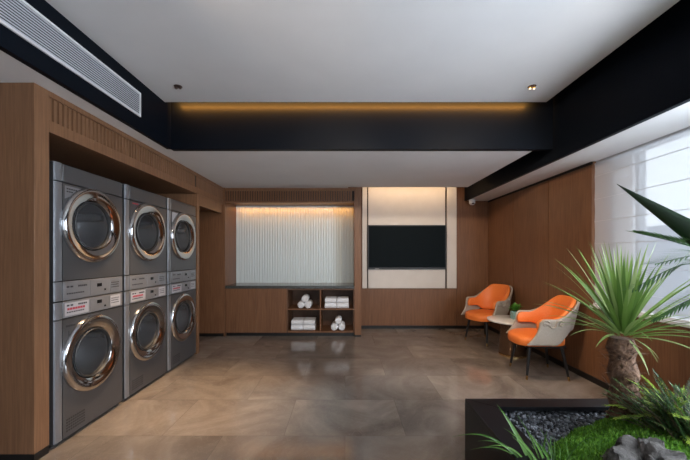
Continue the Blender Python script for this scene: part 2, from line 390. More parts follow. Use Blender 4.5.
# cabinet
cb = thing('storage_cabinet', 'low walnut cabinet with two doors and four open cubbies under the stone worktop', 'cabinet', (0, 0, 0))
XD = -.955
c = MB().box(XN0+.003, XN0+.02, YC+.005, 5.86, .06, .784).box(XD, XD+.018, YC-.002, 5.86, .06, .784).box(XN1-.02, XN1-.003, YC-.002, 5.86, .06, .784)
c.box(XN0+.003, XN1-.003, 5.84, 5.86, .06, .784).box(XN0+.003, XN1-.003, YC+.005, 5.86, .758, .784)
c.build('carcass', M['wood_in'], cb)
xm = (XN0+.003+XD)/2
for a, b in ((XN0+.004, xm-.0025), (xm+.0025, XD-.002)):
    box(a, b, YC-.012, YC+.005, .062, .782).build('door', M['wood'], cb, bevel=.0015)
box(XD+.018, XN1-.02, YC-.004, 5.84, .06, .085).build('shelf', M['wood'], cb)
box(XD+.018, XN1-.02, YC-.002, 5.84, .432, .452).build('shelf', M['wood'], cb)
xc = -.405
box(xc-.010, xc+.010, YC-.004, 5.84, .085, .758).build('divider', M['wood'], cb)
box(XN0+.01, XN1-.006, YC+.03, 5.8, 0, .06).build('plinth', M['base'], cb)

# towels
def roll(name, loc, r, L, label):
    b = MB(); prof = [(0, L/2+.004), (r*.35, L/2+.004), (r*.8, L/2), (r, L/2-.012), (r*1.01, 0), (r, -L/2+.012), (r*.8, -L/2), (0, -L/2)]
    # spiral end facing the room
    b.lathe([(q, -h) for q, h in prof], seg=22)
    o = b.build(name, M['towel'], smooth=60)
    o.rotation_euler = (PI/2, 0, random.uniform(-.06, .06)); o.location = loc
    sp = MB(); pth = []
    for k in range(46):
        a = k/45*5*PI; q = r*.12+r*.72*k/45
        pth.append((q*math.cos(a), q*math.sin(a), L/2+.002))
    s_ = sp.tube(pth, .004, 6).build('towel_edge', M['towel'], o); return tag(o, label, 'towel', 'rolled towels in the cubbies')
R_ = .057
def pyramid(xc, zb, where):
    yy = YC+.17
    roll('rolled_towel', (xc-R_*1.02, yy, zb+R_), R_, .28, 'rolled white towel, lower left of the pyramid in the '+where)
    roll('rolled_towel', (xc+R_*1.02, yy, zb+R_), R_, .28, 'rolled white towel, lower right of the pyramid in the '+where)
    roll('rolled_towel', (xc+.004, yy, zb+R_*(1+1.76)), R_, .28, 'rolled white towel topping the pyramid in the '+where)
pyramid(-.67, .452, 'upper cubby by the doors')
pyramid(-.115, .085, 'lower cubby by the post')
def folded(xc, w_, zb, h, label, sh):
    b = MB(); yy = YC+.03+sh; D = .3; pr = []
    # folded profile: rounded fold to the front, seen from the room
    def prof(u, v): return None
    n = 10
    out = [(yy+h*.5-h*.5*math.cos(a), zb+h*.5+h*.5*math.sin(a)) for a in [(-PI/2+PI*k/n) for k in range(n+1)]]
    out = [(yy+h*.5-abs(math.cos(-PI/2+PI*k/n))*h*.5, zb+h*.5+math.sin(-PI/2+PI*k/n)*h*.5) for k in range(n+1)] + [(yy+D, zb+h), (yy+D, zb)]
    b.prism([(xc-w_/2, p, q) for p, q in out], (w_, 0, 0))
    o = b.build('folded_towel', M['towel'], smooth=50, bevel=.008, bseg=3)
    gl = MB().tube([(xc-w_/2+.01, yy-.001, zb+h*.46), (xc+w_/2-.01, yy-.001, zb+h*.5)], .0035, 6).build('fold_edge', M['towel'], o)
    return tag(o, label, 'towel', 'folded towels in the cubbies')
for xc0, zb, where in ((-.137, .452, 'upper cubby by the post'), (-.695, .085, 'lower cubby by the doors')):
    for k, sd in ((-1, 'left'), (1, 'right')):
        h = .085
        folded(xc0+k*.101, .198, zb, h, 'bottom folded white towel of the %s pile in the %s' % (sd, where), .0)
        folded(xc0+k*.100, .192, zb+h+.001, h-.004, 'top folded white towel of the %s pile in the %s' % (sd, where), .004*k+.006)

# ------------------------------------------------------------------ television wall
pw = MB()
YP = YB-.05
def px(x): return (x-345)/55.5
pw.box(px(362.3), px(367.0), YP, YB-.0005, .735, 2.69).box(px(368.3), px(445.2), YP, YB-.0005, .735, 2.69).box(px(447), px(456.6), YP, YB-.0005, .735, 2.69)
struct('trim_14', pw, M['panel'], 'cream wall panel behind the television', 'wall panel', bevel=.002)
struct('trim_15', box(px(362.4), px(456.5), YB-.022, YB-.0008, .737, 2.68), M['groove'], 'dark grooves between the cream panels', 'trim')
tv = thing('television', 'large flat black television mounted on the cream wall panel', 'television', ((px(367.6)+px(445.4))/2, YP, 1.1))
W2 = (px(445.4)-px(367.6))/2
box(-W2, W2, -.045, 0, -.022, .772).build('bezel', M['tv_bezel'], tv, bevel=.004)
box(-W2+.018, W2-.018, -.048, -.044, 0.012, .754).build('screen', M['tv'], tv)
box(-W2+.13, -W2+.20, -.0475, -.044, -.012, -.004).build('brand_mark', M['tv_bezel_lt'], tv)

# ------------------------------------------------------------------ ceiling fittings
g = thing('air_grille', 'long white linear air grille on the black fascia above the machines', 'air grille', (XBL, 0, 0))
yg0, yg1, zg0, zg1 = .5, 2.885, 2.553, 2.765
fr = MB().box(0, .012, yg0, yg1, zg0, zg0+.014).box(0, .012, yg0, yg1, zg1-.014, zg1).box(0, .012, yg0, yg0+.014, zg0+.014, zg1-.014).box(0, .012, yg1-.014, yg1, zg0+.014, zg1-.014)
fr.build('grille_frame', M['trim_white'], g)
box(0, .002, yg0+.014, yg1-.014, zg0+.014, zg1-.014).build('backing', M['grille_back'], g)
sl = MB(); n = 11; st = (zg1-zg0-.028)/n
for k in range(n):
    z = zg0+.014+st*(k+.5)
    sl.prism([(.002, yg0+.014, z+.006), (.010, yg0+.014, z+.002), (.010, yg0+.014, z-.006), (.002, yg0+.014, z-.002)], (0, yg1-yg0-.028, 0))
sl.build('slats', M['grille'], g)

def downlight(x, y, label, lensmat):
    t = thing('downlight', label, 'ceiling light', (x, y, ZU))
    MB().lathe([(.0, -.006), (.030, -.006), (.036, -.002), (.036, 0), (0, 0)], seg=28).build('trim_ring', M['brown_fit'], t)
    for s in (-1, 1):
        h = MB().lathe([(0, -.022), (.011, -.022), (.014, -.016), (.013, -.006), (0, -.006)], (s*.018, 0, 0), seg=16).build('lamp_head', lensmat[0], t)
        MB().lathe([(0, -.0235), (.009, -.0235), (.009, -.022), (0, -.022)], (s*.018, 0, 0), seg=14).build('lens', lensmat[1], h)
downlight(-1.527, 2.98, 'small dark twin ceiling spotlight above the laundry machines', (M['brown_fit'], M['brown_fit']))
downlight(1.71, 2.98, 'small bright twin ceiling spotlight near the window side', (M['brass'], M['lamp']))
sc = thing('security_camera', 'small white dome security camera under the soffit in the far corner', 'camera', (2.255, 5.78, ZS))
MB().lathe([(0, 0), (.055, 0), (.058, -.02), (.052, -.035), (0, -.035)], seg=28).build('mount', M['cam_white'], sc)
MB().lathe([(.05, -.034), (.055, -.05), (.048, -.075), (.030, -.092), (0, -.098)], seg=28).build('dome', M['cam_white'], sc)
MB().lathe([(0, -.012), (.022, -.012), (.024, 0), (.018, .008), (0, .008)], (0, -.040, -.072), seg=18).build('lens', M['display'], sc)

# ------------------------------------------------------------------ laundry machines
MW = .688; RD = .287
def text_bars(mb, x, y, z, n, w_, h, gap):
    for k in range(n): mb.box(x-.0005, x+.0008, y+k*(w_+gap), y+k*(w_+gap)+w_, z, z+h)
def machine(kind, H, label, loc, sticker):
    t = thing(kind, label, kind.split('_')[-1], loc)
    dry = kind == 'tumble_dryer'
    D = .70
    b = MB().box(-D, -.006, .0, MW, .028 if not dry else .004, H)
    b.bm.faces.ensure_lookup_table(); b.bm.faces.remove(b.bm.faces[3])
    b.build('body', M['steel'], t, bevel=.006)
    zd = .558 if dry else .568; yc = MW/2+.004
    def plate(z0, z1):
        y0, y1, rh, n_ = .070, MW-.003, RD-.097, 64; m_ = MB(); A = []; B = []
        for k in range(n_):
            a = 2*PI*k/n_; c_, s_ = math.cos(a), math.sin(a)
            q = min(((y1-yc) if c_ > 0 else (yc-y0))/max(abs(c_), 1e-6), ((z1-zd) if s_ > 0 else (zd-z0))/max(abs(s_), 1e-6))
            py, pz = yc+c_*q, zd+s_*q
            A.append((yc+c_*rh, zd+s_*rh)); B.append([py, pz])
        for cy, cz in ((y0, z0), (y0, z1), (y1, z0), (y1, z1)):
            k = min(range(n_), key=lambda i: (B[i][0]-cy)**2+(B[i][1]-cz)**2); B[k] = [cy, cz]
        rings = [[m_.bm.verts.new((x_, p[0], p[1])) for p in L_] for x_, L_ in ((-.03, A), (0, A), (0, B), (-.02, B))]
        for P_, Q_ in zip(rings, rings[1:]):
            for k in range(n_): m_.bm.faces.new((P_[k], P_[(k+1) % n_], Q_[(k+1) % n_], Q_[k]))
        return m_
    zp0, zp1 = (.0, .142) if dry else (H-.125, H)
    top = H-.13 if dry else zp0-.004
    bot = zp1+.004 if dry else .03
    # light rounded corner strip at the near side
    prof = [(-.05, .0), (-.012, .001), (-.002, .008), (.003, .022), (.003, .055), (-.004, .068), (-.05, .068)]
    st = MB()
    segs = [(.006, .138), (.146, H-.136), (H-.128, H-.002)] if dry else [(.032, zp0-.004), (zp0+.003, H-.003)]
    for a, c_ in segs: st.prism([(p, q, a) for p, q in prof], (0, 0, c_-a))
    st.build('corner_strip', M['steel_lt'], t, smooth=30)
    # front skin
    f = MB()
    if dry:
        fp = plate(.146, H-.136).build('front_panel', M['steel'], t, smooth=30)
        box(-.02, -.001, .070, MW-.003, H-.128, H-.003).build('top_panel', M['steel'], t, bevel=.006)
    else:
        fp = plate(.032, zp0-.004).build('front_panel', M['steel'], t, smooth=30)
    cp = box(-.02, .001, .070, MW-.003, zp0+.004, zp1-.003).build('control_panel', M['steel_lt'] if 0 else M['panel_grey'], t, bevel=.003)
    zc = (zp0+zp1)/2
    # control panel insets
    box(0, .0022, .085, .300, zp0+.016, zp1-.016).build('label_plate', M['sticker'] if not dry else M['panel_grey'], cp, bevel=.001)
    box(0, .0022, .318, .50, zp0+.014, zp1-.014).build('display_plate', M['panel_grey'], cp, bevel=.001)
    box(0.001, .0035, .385, .435, zc+.004, zc+.030).build('display', M['display'], cp)
    bt = MB()
    bt.lathe([(0, .004), (.007, .004), (.008, 0)], (.002, .47, zc-.025), 'x', 12).build('button', M['display'], cp)
    box(0, .0024, .535, .655, zp0+.016, zp1-.016).build('notice', M['sticker'] if not dry else M['steel_lt'], cp, bevel=.001)
    ink = MB(); text_bars(ink, .0026, .10, zc+.022, 2, .022, .012, .01); text_bars(ink, .0026, .20, zc+.022, 5, .013, .012, .004)
    text_bars(ink, .0028, .545, zc+.02, 6, .010, .007, .006); text_bars(ink, .0028, .545, zc+.002, 5, .012, .007, .006); text_bars(ink, .0028, .545, zc-.018, 6, .010, .007, .006)
    text_bars(ink, .0026, .10, zc-.026, 8, .014, .009, .006)
    ink.build('printed_text', M['dark_ink'], cp)
    if not dry:
        ri = MB(); text_bars(ri, .0026, .105, zc-.006, 7, .018, .016, .005); ri.build('red_lettering', M['red_ink'], cp)
    # door
    zd = .563-.005 if dry else .568
    yc = MW/2+.004
    ring = MB().lathe([(RD+.006, -.002), (RD+.005, .012), (RD-.002, .022), (RD-.014, .028), (RD-.030, .027), (RD-.062, .018), (RD-.088, .008), (RD-.096, .002), (RD-.100, -.006)], (0, yc, zd), 'x', 64)
    dr = ring.build('door', M['chrome'], t, smooth=60)
    MB().lathe([(RD-.100, .008), (RD-.106, .014), (RD-.112, .006), (RD-.116, -.012)], (0, yc, zd), 'x', 56).build('gasket', M['gasket'], dr, smooth=60)
    MB().lathe([(0, .030), (.06, .028), (.11, .020), (.15, .008), (RD-.108, -.004)], (0, yc, zd), 'x', 56).build('door_glass', M['door_glass'], dr, smooth=60)
    dm = MB().lathe([(RD-.104, -.012), (RD-.098, -.04), (RD-.06, -.06), (RD-.06, -.40), (RD-.09, -.42), (.10, -.41), (.06, -.39), (0, -.385)], (0, yc, zd), 'x', 48)
    for k in range(3):
        a = k*2*PI/3+.4; c_, s_ = math.cos(a), math.sin(a); rr_ = RD-.062
        dm.tube([(-.07, yc+rr_*c_, zd+rr_*s_), (-.39, yc+rr_*c_, zd+rr_*s_)], [.03, .042], 8)
    dm.build('drum', M['drum'], t, smooth=50)
    box(.030, .052, yc+RD-.075, yc+RD-.045, zd-.05, zd+.05).build('door_handle', M['chrome'], dr, bevel=.008) if 0 else None
    # hinge cover at the near edge
    MB().box(.0, .006, yc-RD-.016, yc-RD+.008, zd-.03, zd+.03).build('hinge', M['steel_lt'], dr, bevel=.006)
    if not dry:
        v = MB()
        for i in range(9):
            for j in range(5): v.box(-.001, .0012, .10+i*.019, .112+i*.019, .065+j*.02, .077+j*.02)
        v.build('vent', M['gasket'], t)
        for (xx, yy) in ((-.05, .05), (-.05, MW-.05), (-D+.05, .05), (-D+.05, MW-.05)):
            MB().lathe([(.0, 0), (.024, 0), (.02, .03), (0, .03)], (xx, yy, 0), seg=14).build('foot', M['gasket'], t)
        box(-D+.02, -.03, .01, MW-.01, .004, .028).build('base_shadow_rail', M['gasket'], t)
    if sticker == 'badge':
        MB().prism([(0, .085, H-.15), (0, .24, H-.15), (0, .20, H-.185), (0, .085, H-.245)], (.0015, 0, 0)).build('badge', M['steel_lt'], t)
        k_ = MB(); text_bars(k_, .0018, .10, H-.175, 5, .014, .009, .005); text_bars(k_, .0018, .10, H-.195, 3, .014, .009, .005); k_.build('printed_text', M['dark_ink'], t)
    if sticker == 'red':
        k_ = MB(); text_bars(k_, .0010, .105, H-.165, 4, .018, .012, .004); k_.build('red_lettering', M['red_ink'], t)
    if sticker == 'white':
        MB().prism([(0, .085, H-.15), (0, .22, H-.15), (0, .15, H-.215), (0, .085, H-.27)], (.0015, 0, 0)).build('sticker', M['sticker'], t)
    if sticker == 'number':
        cu = bpy.data.curves.new('number_text', 'FONT'); cu.body = '1'; cu.size = .075; cu.extrude = .0006
        tmp = bpy.data.objects.new('tmp', cu); COL.objects.link(tmp)
        dg = bpy.context.evaluated_depsgraph_get(); me = bpy.data.meshes.new_from_object(tmp.evaluated_get(dg)); bpy.data.objects.remove(tmp)
        me.transform(Matrix(((0, 0, 1, .0016), (1, 0, 0, .10), (0, 1, 0, .735), (0, 0, 0, 1)))); me.materials.append(M['dark_ink'])
        o = bpy.data.objects.new('number_mark', me); COL.objects.link(o); o.parent = t
        k_ = MB(); text_bars(k_, .0010, .095, .815, 4, .017, .014, .004); k_.build('printed_text', M['dark_ink'], t)
    return t
PIT = .7175; YM = 2.228
for i, nm in enumerate(('nearest the wood end panel', 'in the middle of the three stacks', 'farthest from the viewer, beside the wood post')):
    machine('front_load_washer', 1.003, 'grey front-loading washer at floor level ' + nm, (XL, YM+i*PIT, 0), 'number' if i == 0 else None)
    machine('tumble_dryer', .974, 'grey tumble dryer stacked on the washer ' + nm, (XL, YM+i*PIT, 1.004), ('badge', 'red', 'white')[i])

# ------------------------------------------------------------------ armchairs
def chair_proto(label, loc, rz):
    t = thing('armchair', label, 'chair', loc, rz, 'orange armchairs by the round table')
    # faces +x
    a_, b_ = .235, .275
    def sm(e0, e1, x):
        q = min(1, max(0, (x-e0)/(e1-e0))); return q*q*(3-2*q)
    def plan(t_, off=0):
        s = abs(t_); sg = 1 if t_ >= 0 else -1
        if s < .58:
            ph = s/.58*PI/2; return Vector((-.02-(a_-off)*math.cos(ph)**.85 if math.cos(ph) > 0 else -.02, sg*(b_-off)*math.sin(ph)**.85, 0))
        q = (s-.58)/.42; return Vector((-.02+q*.15, sg*(b_-off), 0))
    def ztop(s): return .665+(.20)*(1-sm(.16, .60, s))-.035*sm(.88, 1.0, s)
    def shell_fn(u, v):
        tt = -1+2*u; s = abs(tt); p = plan(tt)
        zb = .535-.155*sm(.34, .56, s)
        zt = ztop(s); z = zb+(zt-zb)*v; hh = (z-.38)/.48
        p.x -= .105*max(0, hh)*(1-sm(.2, .75, s)); p.y *= 1+.10*max(0, hh)
        p.x += sm(.62, 1, s)*(.13*(1-v)**2.2)
        return Vector((p.x, p.y, z))
    MB().grid(shell_fn, 44, 10).build('outer_shell', M['shell'], t, solid=(.026, 0), subsurf=1, bevel=.0)
    def inner_fn(u, v):
        tt = (-1+2*u)*.985; s = abs(tt); p = plan(tt, .038)
        zb = .46+.07*sm(.35, .6, s); zt = ztop(s)+.010-.024*sm(.4, .65, s)
        z = zb+(zt-zb)*v; hh = (z-.38)/.48
        puff = .012*math.sin(PI*v)
        p.x -= (.105*max(0, hh)-puff)*(1-sm(.2, .75, s)); p.y *= 1+.10*max(0, hh)-puff*2
        p.x += sm(.7, 1, s)*.012*math.sin(PI*v)
        return Vector((p.x, p.y, z))
    MB().grid(inner_fn, 44, 8).build('back_upholstery', M['orange'], t, solid=(.046, 0), subsurf=1)
    # seat cushion, rounded front
    sb = MB(); n = 40; rings = []
    for (k, z) in ((.90, .365), (.985, .372), (1.0, .39), (1.0, .425), (.985, .447), (.93, .460), (.72, .468), (.35, .472)):
        ring = []
        for i in range(n):
            a = 2*PI*i/n; c_, s_ = math.cos(a), math.sin(a)
            ex = .265*(abs(c_)**.75)*(1 if c_ > 0 else -1)*(1.04 if c_ > 0 else .93); ey = .255*(abs(s_)**.7)*(1 if s_ > 0 else -1)
            ring.append(sb.bm.verts.new((.025+ex*k, ey*k, z-(.02*max(0, c_)*k))))
        rings.append(ring)
    for A, B in zip(rings, rings[1:]):
        for i in range(n): sb.bm.faces.new((A[i], A[(i+1) % n], B[(i+1) % n], B[i]))
    sb.bm.faces.new(rings[-1]); sb.bm.faces.new(list(reversed(rings[0])))
    sb.build('seat', M['orange'], t, smooth=60)
    box(-.19, .22, -.20, .20, .335, .366).build('seat_frame', M['leg'], t, bevel=.01)
    for sx, sy in ((1, 1), (1, -1), (-1, 1), (-1, -1)):
        top = Vector((.01+sx*.165, sy*.165, .345)); foot = Vector((.01+sx*.215, sy*.215, 0)); cut = foot.lerp(top, .13)
        lg = MB().tube([top, cut], [.019, .0125], 12).build('leg', M['leg'], t)
        MB().tube([cut, foot], [.0127, .0095], 12).build('foot_cap', M['brass'], lg)
    # curled piping on both side wings
    for sg in (-1, 1):
        pth = []
        def Y(z): return sg*(b_*(1+.10*max(0, (z-.38)/.48))+.017)
        def arc(cx, cz, r, a0, a1, n_=10):
            for k in range(n_+1):
                a = math.radians(a0+(a1-a0)*k/n_); x_, z_ = cx+r*math.cos(a), cz+r*math.sin(a); pth.append((x_, Y(z_), z_))
        arc(.115, .607, .012, 250, -60); arc(.115, .607, .026, 20, 180, 8) if 0 else None
        pth.clear()
        # front loop, dip, rear loop
        arc(.130, .590, .016, -150, 180, 14); arc(.115, .597, .034, 180, 0, 12); arc(.0475, .585, .0335, 0, -180, 12); arc(-.020, .597, .034, 0, 180, 12); arc(-.036, .590, .016, 0, -330, 14)
        # order front to rear for a continuous ribbon
        MB().tube([(p_[0]-.045, p_[1]+sg*.004, p_[2]+.022) for p_ in pth], .0085, 8).build('side_piping', M['shell'], t, smooth=60)
    return t
ch = chair_proto('orange and taupe armchair nearer the planter, in front of the round table', (2.185, 3.675, 0), PI-.09)
ch2 = dup(ch, (2.185, 5.03, 0), PI+.42, 'orange and taupe armchair in the far corner behind the round table')

# ------------------------------------------------------------------ round table with a plant
tb = thing('side_table', 'low round side table with white marble top and bronze drum base', 'table', (2.245, 4.365, 0))
MB().lathe([(0, .445), (.29, .445), (.312, .452), (.318, .463), (.314, .474), (.304, .478), (0, .478)], seg=64).build('table_top', M['marble'], tb)
MB().lathe([(0, .02), (.165, .02), (.170, .03), (.150, .40), (.150, .445), (0, .445)], seg=56).build('drum_base', M['bronze'], tb)
MB().lathe([(0, 0), (.172, 0), (.172, .02), (0, .02)], seg=56).build('base_ring', M['brass'], tb)
pp = thing('potted_plant', 'small leafy green plant in a blue green glazed pot on the round table', 'plant', (2.28, 4.36, .478))
MB().prism([(-.05, -.05, 0), (.05, -.05, 0), (.05, .05, 0), (-.05, .05, 0)], (0, 0, .105)).build('pot', M['pot_glass'], pp, bevel=.012, bseg=3)
lf = MB()
for k in range(70):
    a = random.uniform(0, 2*PI); el = random.uniform(.15, 1.4); q = random.uniform(.0, .04)
    b0 = Vector((q*math.cos(a), q*math.sin(a), .10+random.uniform(0, .05)))
    lf.blade(b0, (math.cos(a)*math.cos(el), math.sin(a)*math.cos(el), math.sin(el)), random.uniform(.05, .095), .032, .8, 4, .1, .45, 0, .15)
lf.build('foliage', M['pot_leaf'], pp, smooth=-60)

# ------------------------------------------------------------------ window blind
bl = thing('roman_blind', 'sheer white roman blind covering the side window', 'blind', (2.628, 0, 0))
B0, B1 = -2.4, 3.425
seams = [2.295, 2.154, 1.915, 1.684, 1.45, 1.215, .98, .832]
for z1, z0 in zip(seams, seams[1:]):
    fb = MB()
    fb.grid(lambda u, v: Vector((.004*math.sin(PI*v)*1.0-.004+.0012*math.sin(u*60), B0+(B1-B0)*u, z0+.002+(z1-z0-.004)*v)), 60, 6)
    fb.build('fabric_fold', M['blind'], bl, smooth=-60)
sr = MB()
for z in seams[1:-1]: sr.box(-.006, .001, B0, B1, z-.002, z+.002)
sr.build('batten', M['batten'], bl)
box(.012, .05, B0, B1, 2.29, ZS-.001).build('headrail', M['batten'], bl)
box(-.02, .02, B0, B1, .8125, .83).build('bottom_bar', M['trim_white'], bl, bevel=.003)

# ------------------------------------------------------------------ planter
PX0, PX1, PY0, PY1, PH = .762, 2.50, .45, 2.07, .42
pl = thing('planter_box', 'low black planter box with a broad mitred rim in the foreground', 'planter', (0, 0, 0))
RW = .125; T = .03
q = MB().box(PX0, PX0+T, PY0, PY1, 0, PH-.025).box(PX1-T, PX1, PY0, PY1, 0, PH-.025).box(PX0+T, PX1-T, PY1-T, PY1, 0, PH-.025).box(PX0+T, PX1-T, PY0, PY0+T, 0, PH-.025)
q.build('wall', M['planter'], pl)
def trap(pts): return MB().prism([(a, b, PH-.025) for a, b in pts], (0, 0, .025))
ix0, ix1, iy0, iy1 = PX0+.15, PX1-RW, PY0+RW, PY1-.115
g_ = .0012
for pts in ([(PX0, PY0), (ix0, iy0), (ix0, iy1-g_), (PX0, PY1-g_)], [(PX0, PY1), (ix0, iy1), (ix1, iy1), (PX1, PY1)], [(PX1, PY0), (PX1, PY1-g_), (ix1, iy1-g_), (ix1, iy0)], [(PX0+g_, PY0), (PX1-g_, PY0), (ix1-g_, iy0), (ix0+g_, iy0)]):
    trap(pts).build('rim', M['planter'], pl, bevel=.0015)
box(PX0+T, PX1-T, PY0+T, PY1-T, 0.01, .35).build('soil_bed', M['soil'], pl)

def mound(x, y):
    """moss height above the gravel"""
    r2 = ((x-1.46)/.60)**2+((y-1.60+.32*(1.55-x))/.28)**2; r2 += .25*mnoise.noise(Vector((x*5, y*5, 7)))
    h = .13*math.sqrt(max(0, 1-r2)) if r2 < 1 else -.05*(r2-1)
    h *= .55+.45*min(1, max(0, (x-.9)/.45))
    return h-.012+.012*mnoise.noise(Vector((x*9, y*9, 2)))
ZP = .365
pb = MB()
random.seed(3)
ico = bmesh.new(); bmesh.ops.create_icosphere(ico, subdivisions=1, radius=1)
iv = [v.co.copy() for v in ico.verts]; ifc = [[v.index for v in f.verts] for f in ico.faces]; ico.free()
cnt = 0
for k in range(9000):
    x = random.uniform(PX0+.05, 2.0); y = random.uniform(.9, PY1-.05)
    if mound(x, y) > .012: continue
    r = random.uniform(.006, .0125); rot = Matrix.Rotation(random.uniform(0, 6.3), 3, 'Z') @ Matrix.Rotation(random.uniform(0, 6.3), 3, 'X')
    z = ZP+random.uniform(-.012, .010)+.008*mnoise.noise(Vector((x*6, y*6, 0)))
    sc_ = Vector((r*random.uniform(.9, 1.5), r, r*random.uniform(.6, .9)))
    vs = [pb.bm.verts.new(Vector((x, y, z))+rot @ Vector((c.x*sc_.x, c.y*sc_.y, c.z*sc_.z))) for c in iv]
    for f in ifc: pb.bm.faces.new([vs[i] for i in f])
tag(pb.build('pebbles', M['pebble'], smooth=-80), 'dark grey pebbles filling the black planter', 'gravel', kind='stuff')
ms = MB()
ms.grid(lambda u, v: Vector((.88+u*1.30, 1.0+v*.94, ZP-.02+max(-.03, mound(.88+u*1.30, 1.0+v*.94)+.004))), 60, 46)
cnt = 0
for k in range(26000):
    x = random.uniform(.9, 2.16); y = random.uniform(1.02, 1.95); h = mound(x, y)
    if h < .004+.012*random.random(): continue
    a = random.uniform(0, 2*PI); el = random.uniform(.5, 1.5); L = random.uniform(.009, .020)
    b0 = Vector((x, y, ZP-.01+h)); d = Vector((math.cos(a)*math.cos(el), math.sin(a)*math.cos(el), math.sin(el)))
    sd = Vector((-math.sin(a), math.cos(a), 0))*.0028
    v = [ms.bm.verts.new(b0-sd), ms.bm.verts.new(b0+sd), ms.bm.verts.new(b0+d*L*.6+sd*.8), ms.bm.verts.new(b0+d*L), ms.bm.verts.new(b0+d*L*.6-sd*.8)]
    ms.bm.faces.new(v)
tag(ms.build('moss', M['moss'], smooth=-60), 'bright green moss mound in the black planter around the trunk', 'moss', kind='stuff')

# rock
rk = bmesh.new(); bmesh.ops.create_icosphere(rk, subdivisions=5, radius=1)
for v in rk.verts:
    d = v.co.normalized(); n_ = mnoise.fractal(d*1.7+Vector((3, 1, 0)), 1.0, 2.0, 5); c_ = mnoise.cell(d*2.2)
    v.co = d*(1+.32*n_+.10*(c_-.5)); v.co.x *= .185; v.co.y *= .13; v.co.z *= .13
    if v.co.z < -.05: v.co.z = -.05
rm = MB(); rm.bm.free(); rm.bm = rk
o = rm.build('rock', M['rock'], smooth=35); o.location = (1.285, 1.37, .405); o.rotation_euler = (0, .12, .3)
tag(o, 'rough grey rock half sunk in the moss at the front of the planter', 'rock')

# yucca with a thick fibrous trunk
def yucca():
    bx, by = 1.535, 1.80
    t = thing('yucca_plant', 'spiky green yucca with a thick brown trunk growing from the mossy planter', 'plant', (bx, by, .385))
    tr = MB(); n = 16; pth = []; rad = []
    for i in range(n+1):
        q = i/n; pth.append((.008*math.sin(q*5), 0, -.01+q*.50)); rad.append(.074-.016*q+.012*math.sin(q*23)*(.4+.6*math.sin(q*9)**2)+(.02 if i == 0 else 0))
    tr.tube(pth, rad, 22)
    for v in tr.bm.verts:
        nn = mnoise.fractal(v.co*14, 1., 2., 4); v.co.x += nn*.016; v.co.y += nn*.013
    trunk = tr.build('trunk', M['trunk'], t, smooth=50)
    # ragged leaf-base fibres
    fb = MB(); random.seed(11)
    for k in range(130):
        a = random.uniform(0, 2*PI); z = random.uniform(.02, .50)
        fb.blade((.068*math.cos(a), .068*math.sin(a), z), (math.cos(a)*.7, math.sin(a)*.7, random.uniform(-.3, 1)), random.uniform(.03, .07), .012, .5, 3, .05, .2)
    fb.build('bark_fibres', M['trunk'], trunk, smooth=-60)
    lv = MB(); random.seed(21)
    N = 96
    for k in range(N):
        a = k*2.39996+random.uniform(-.2, .2); f = (k+.5)/N           # f: 0 = innermost, upright
        el = math.radians(88-f*76+random.uniform(-6, 6))
        L = (.44+.06*min(1, f*2.2)-.16*max(0, f-.5)/.5)*random.uniform(.85, 1.1)
        b0 = Vector((.035*math.cos(a)*(.3+f), .035*math.sin(a)*(.3+f), .50+.05*(1-f)))
        lv.blade(b0, (math.cos(a)*math.cos(el), math.sin(a)*math.cos(el), math.sin(el)), L, random.uniform(.019, .029), .15+.60*f, 9, .16, .22)
    for k in range(3):
        a = -1.75+k*.9; lv.blade((.05*math.cos(a), .05*math.sin(a), .49), (math.cos(a)*.8, math.sin(a)*.8, -.4), random.uniform(.12, .22), .014, 1.4, 6, .1, .2)
    lv.build('foliage', M['yucca'], t, smooth=-60)
yucca()

# broad-leaved plant whose tip reaches into the picture
t = thing('broad_leaf_plant', 'large dark green sword-shaped leaf reaching in above the palm', 'plant', (1.95, 1.02, .36))
MB().tube([(0, 0, 0), (.0, 0, .35), (-.06, .02, .56), (-.16, .03, .63)], [.03, .026, .024, .02], 12).build('stem', M['trunk'], t)
def sword(base, tip, wmax, sag, name):
    base, tip = Vector(base), Vector(tip); ax = tip-base; side = ax.cross(Vector((.68, .70, .12))).normalized(); nr = side.cross(ax).normalized(); n = 18
    b = MB(); rows = []
    for i in range(n+1):
        q = i/n; wd = wmax*(.35+.65*math.sin(min(1, q/.42)*PI/2))*(1-max(0, (q-.34)/.66)**1.15) if q < 1 else .001
        p = base+ax*q+Vector((0, 0, sag*math.sin(PI*q))); up = nr*wd*.13
        rows.append([b.bm.verts.new(p-side*wd/2+up), b.bm.verts.new(p-side*wd/4+up*.3), b.bm.verts.new(p), b.bm.verts.new(p+side*wd/4+up*.3), b.bm.verts.new(p+side*wd/2+up)])
    for A, B in zip(rows, rows[1:]):
        for k in range(4): b.bm.faces.new((A[k], A[k+1], B[k+1], B[k]))
    return b.build(name, M['agave'], t, smooth=-60, solid=(.003, 0))
sword((-.16, .03, .62), (1.335-1.95, 1.60-1.02, 1.68-.36), .135, .0, 'leaf')
sword((.0, .02, .71), (.45, .35, 1.35), .15, .0, 'leaf')
sword((.0, .02, .71), (.42, -.30, 1.15), .15, .0, 'leaf')
sword((.0, .02, .71), (.12, -.05, 1.45), .15, .0, 'leaf')
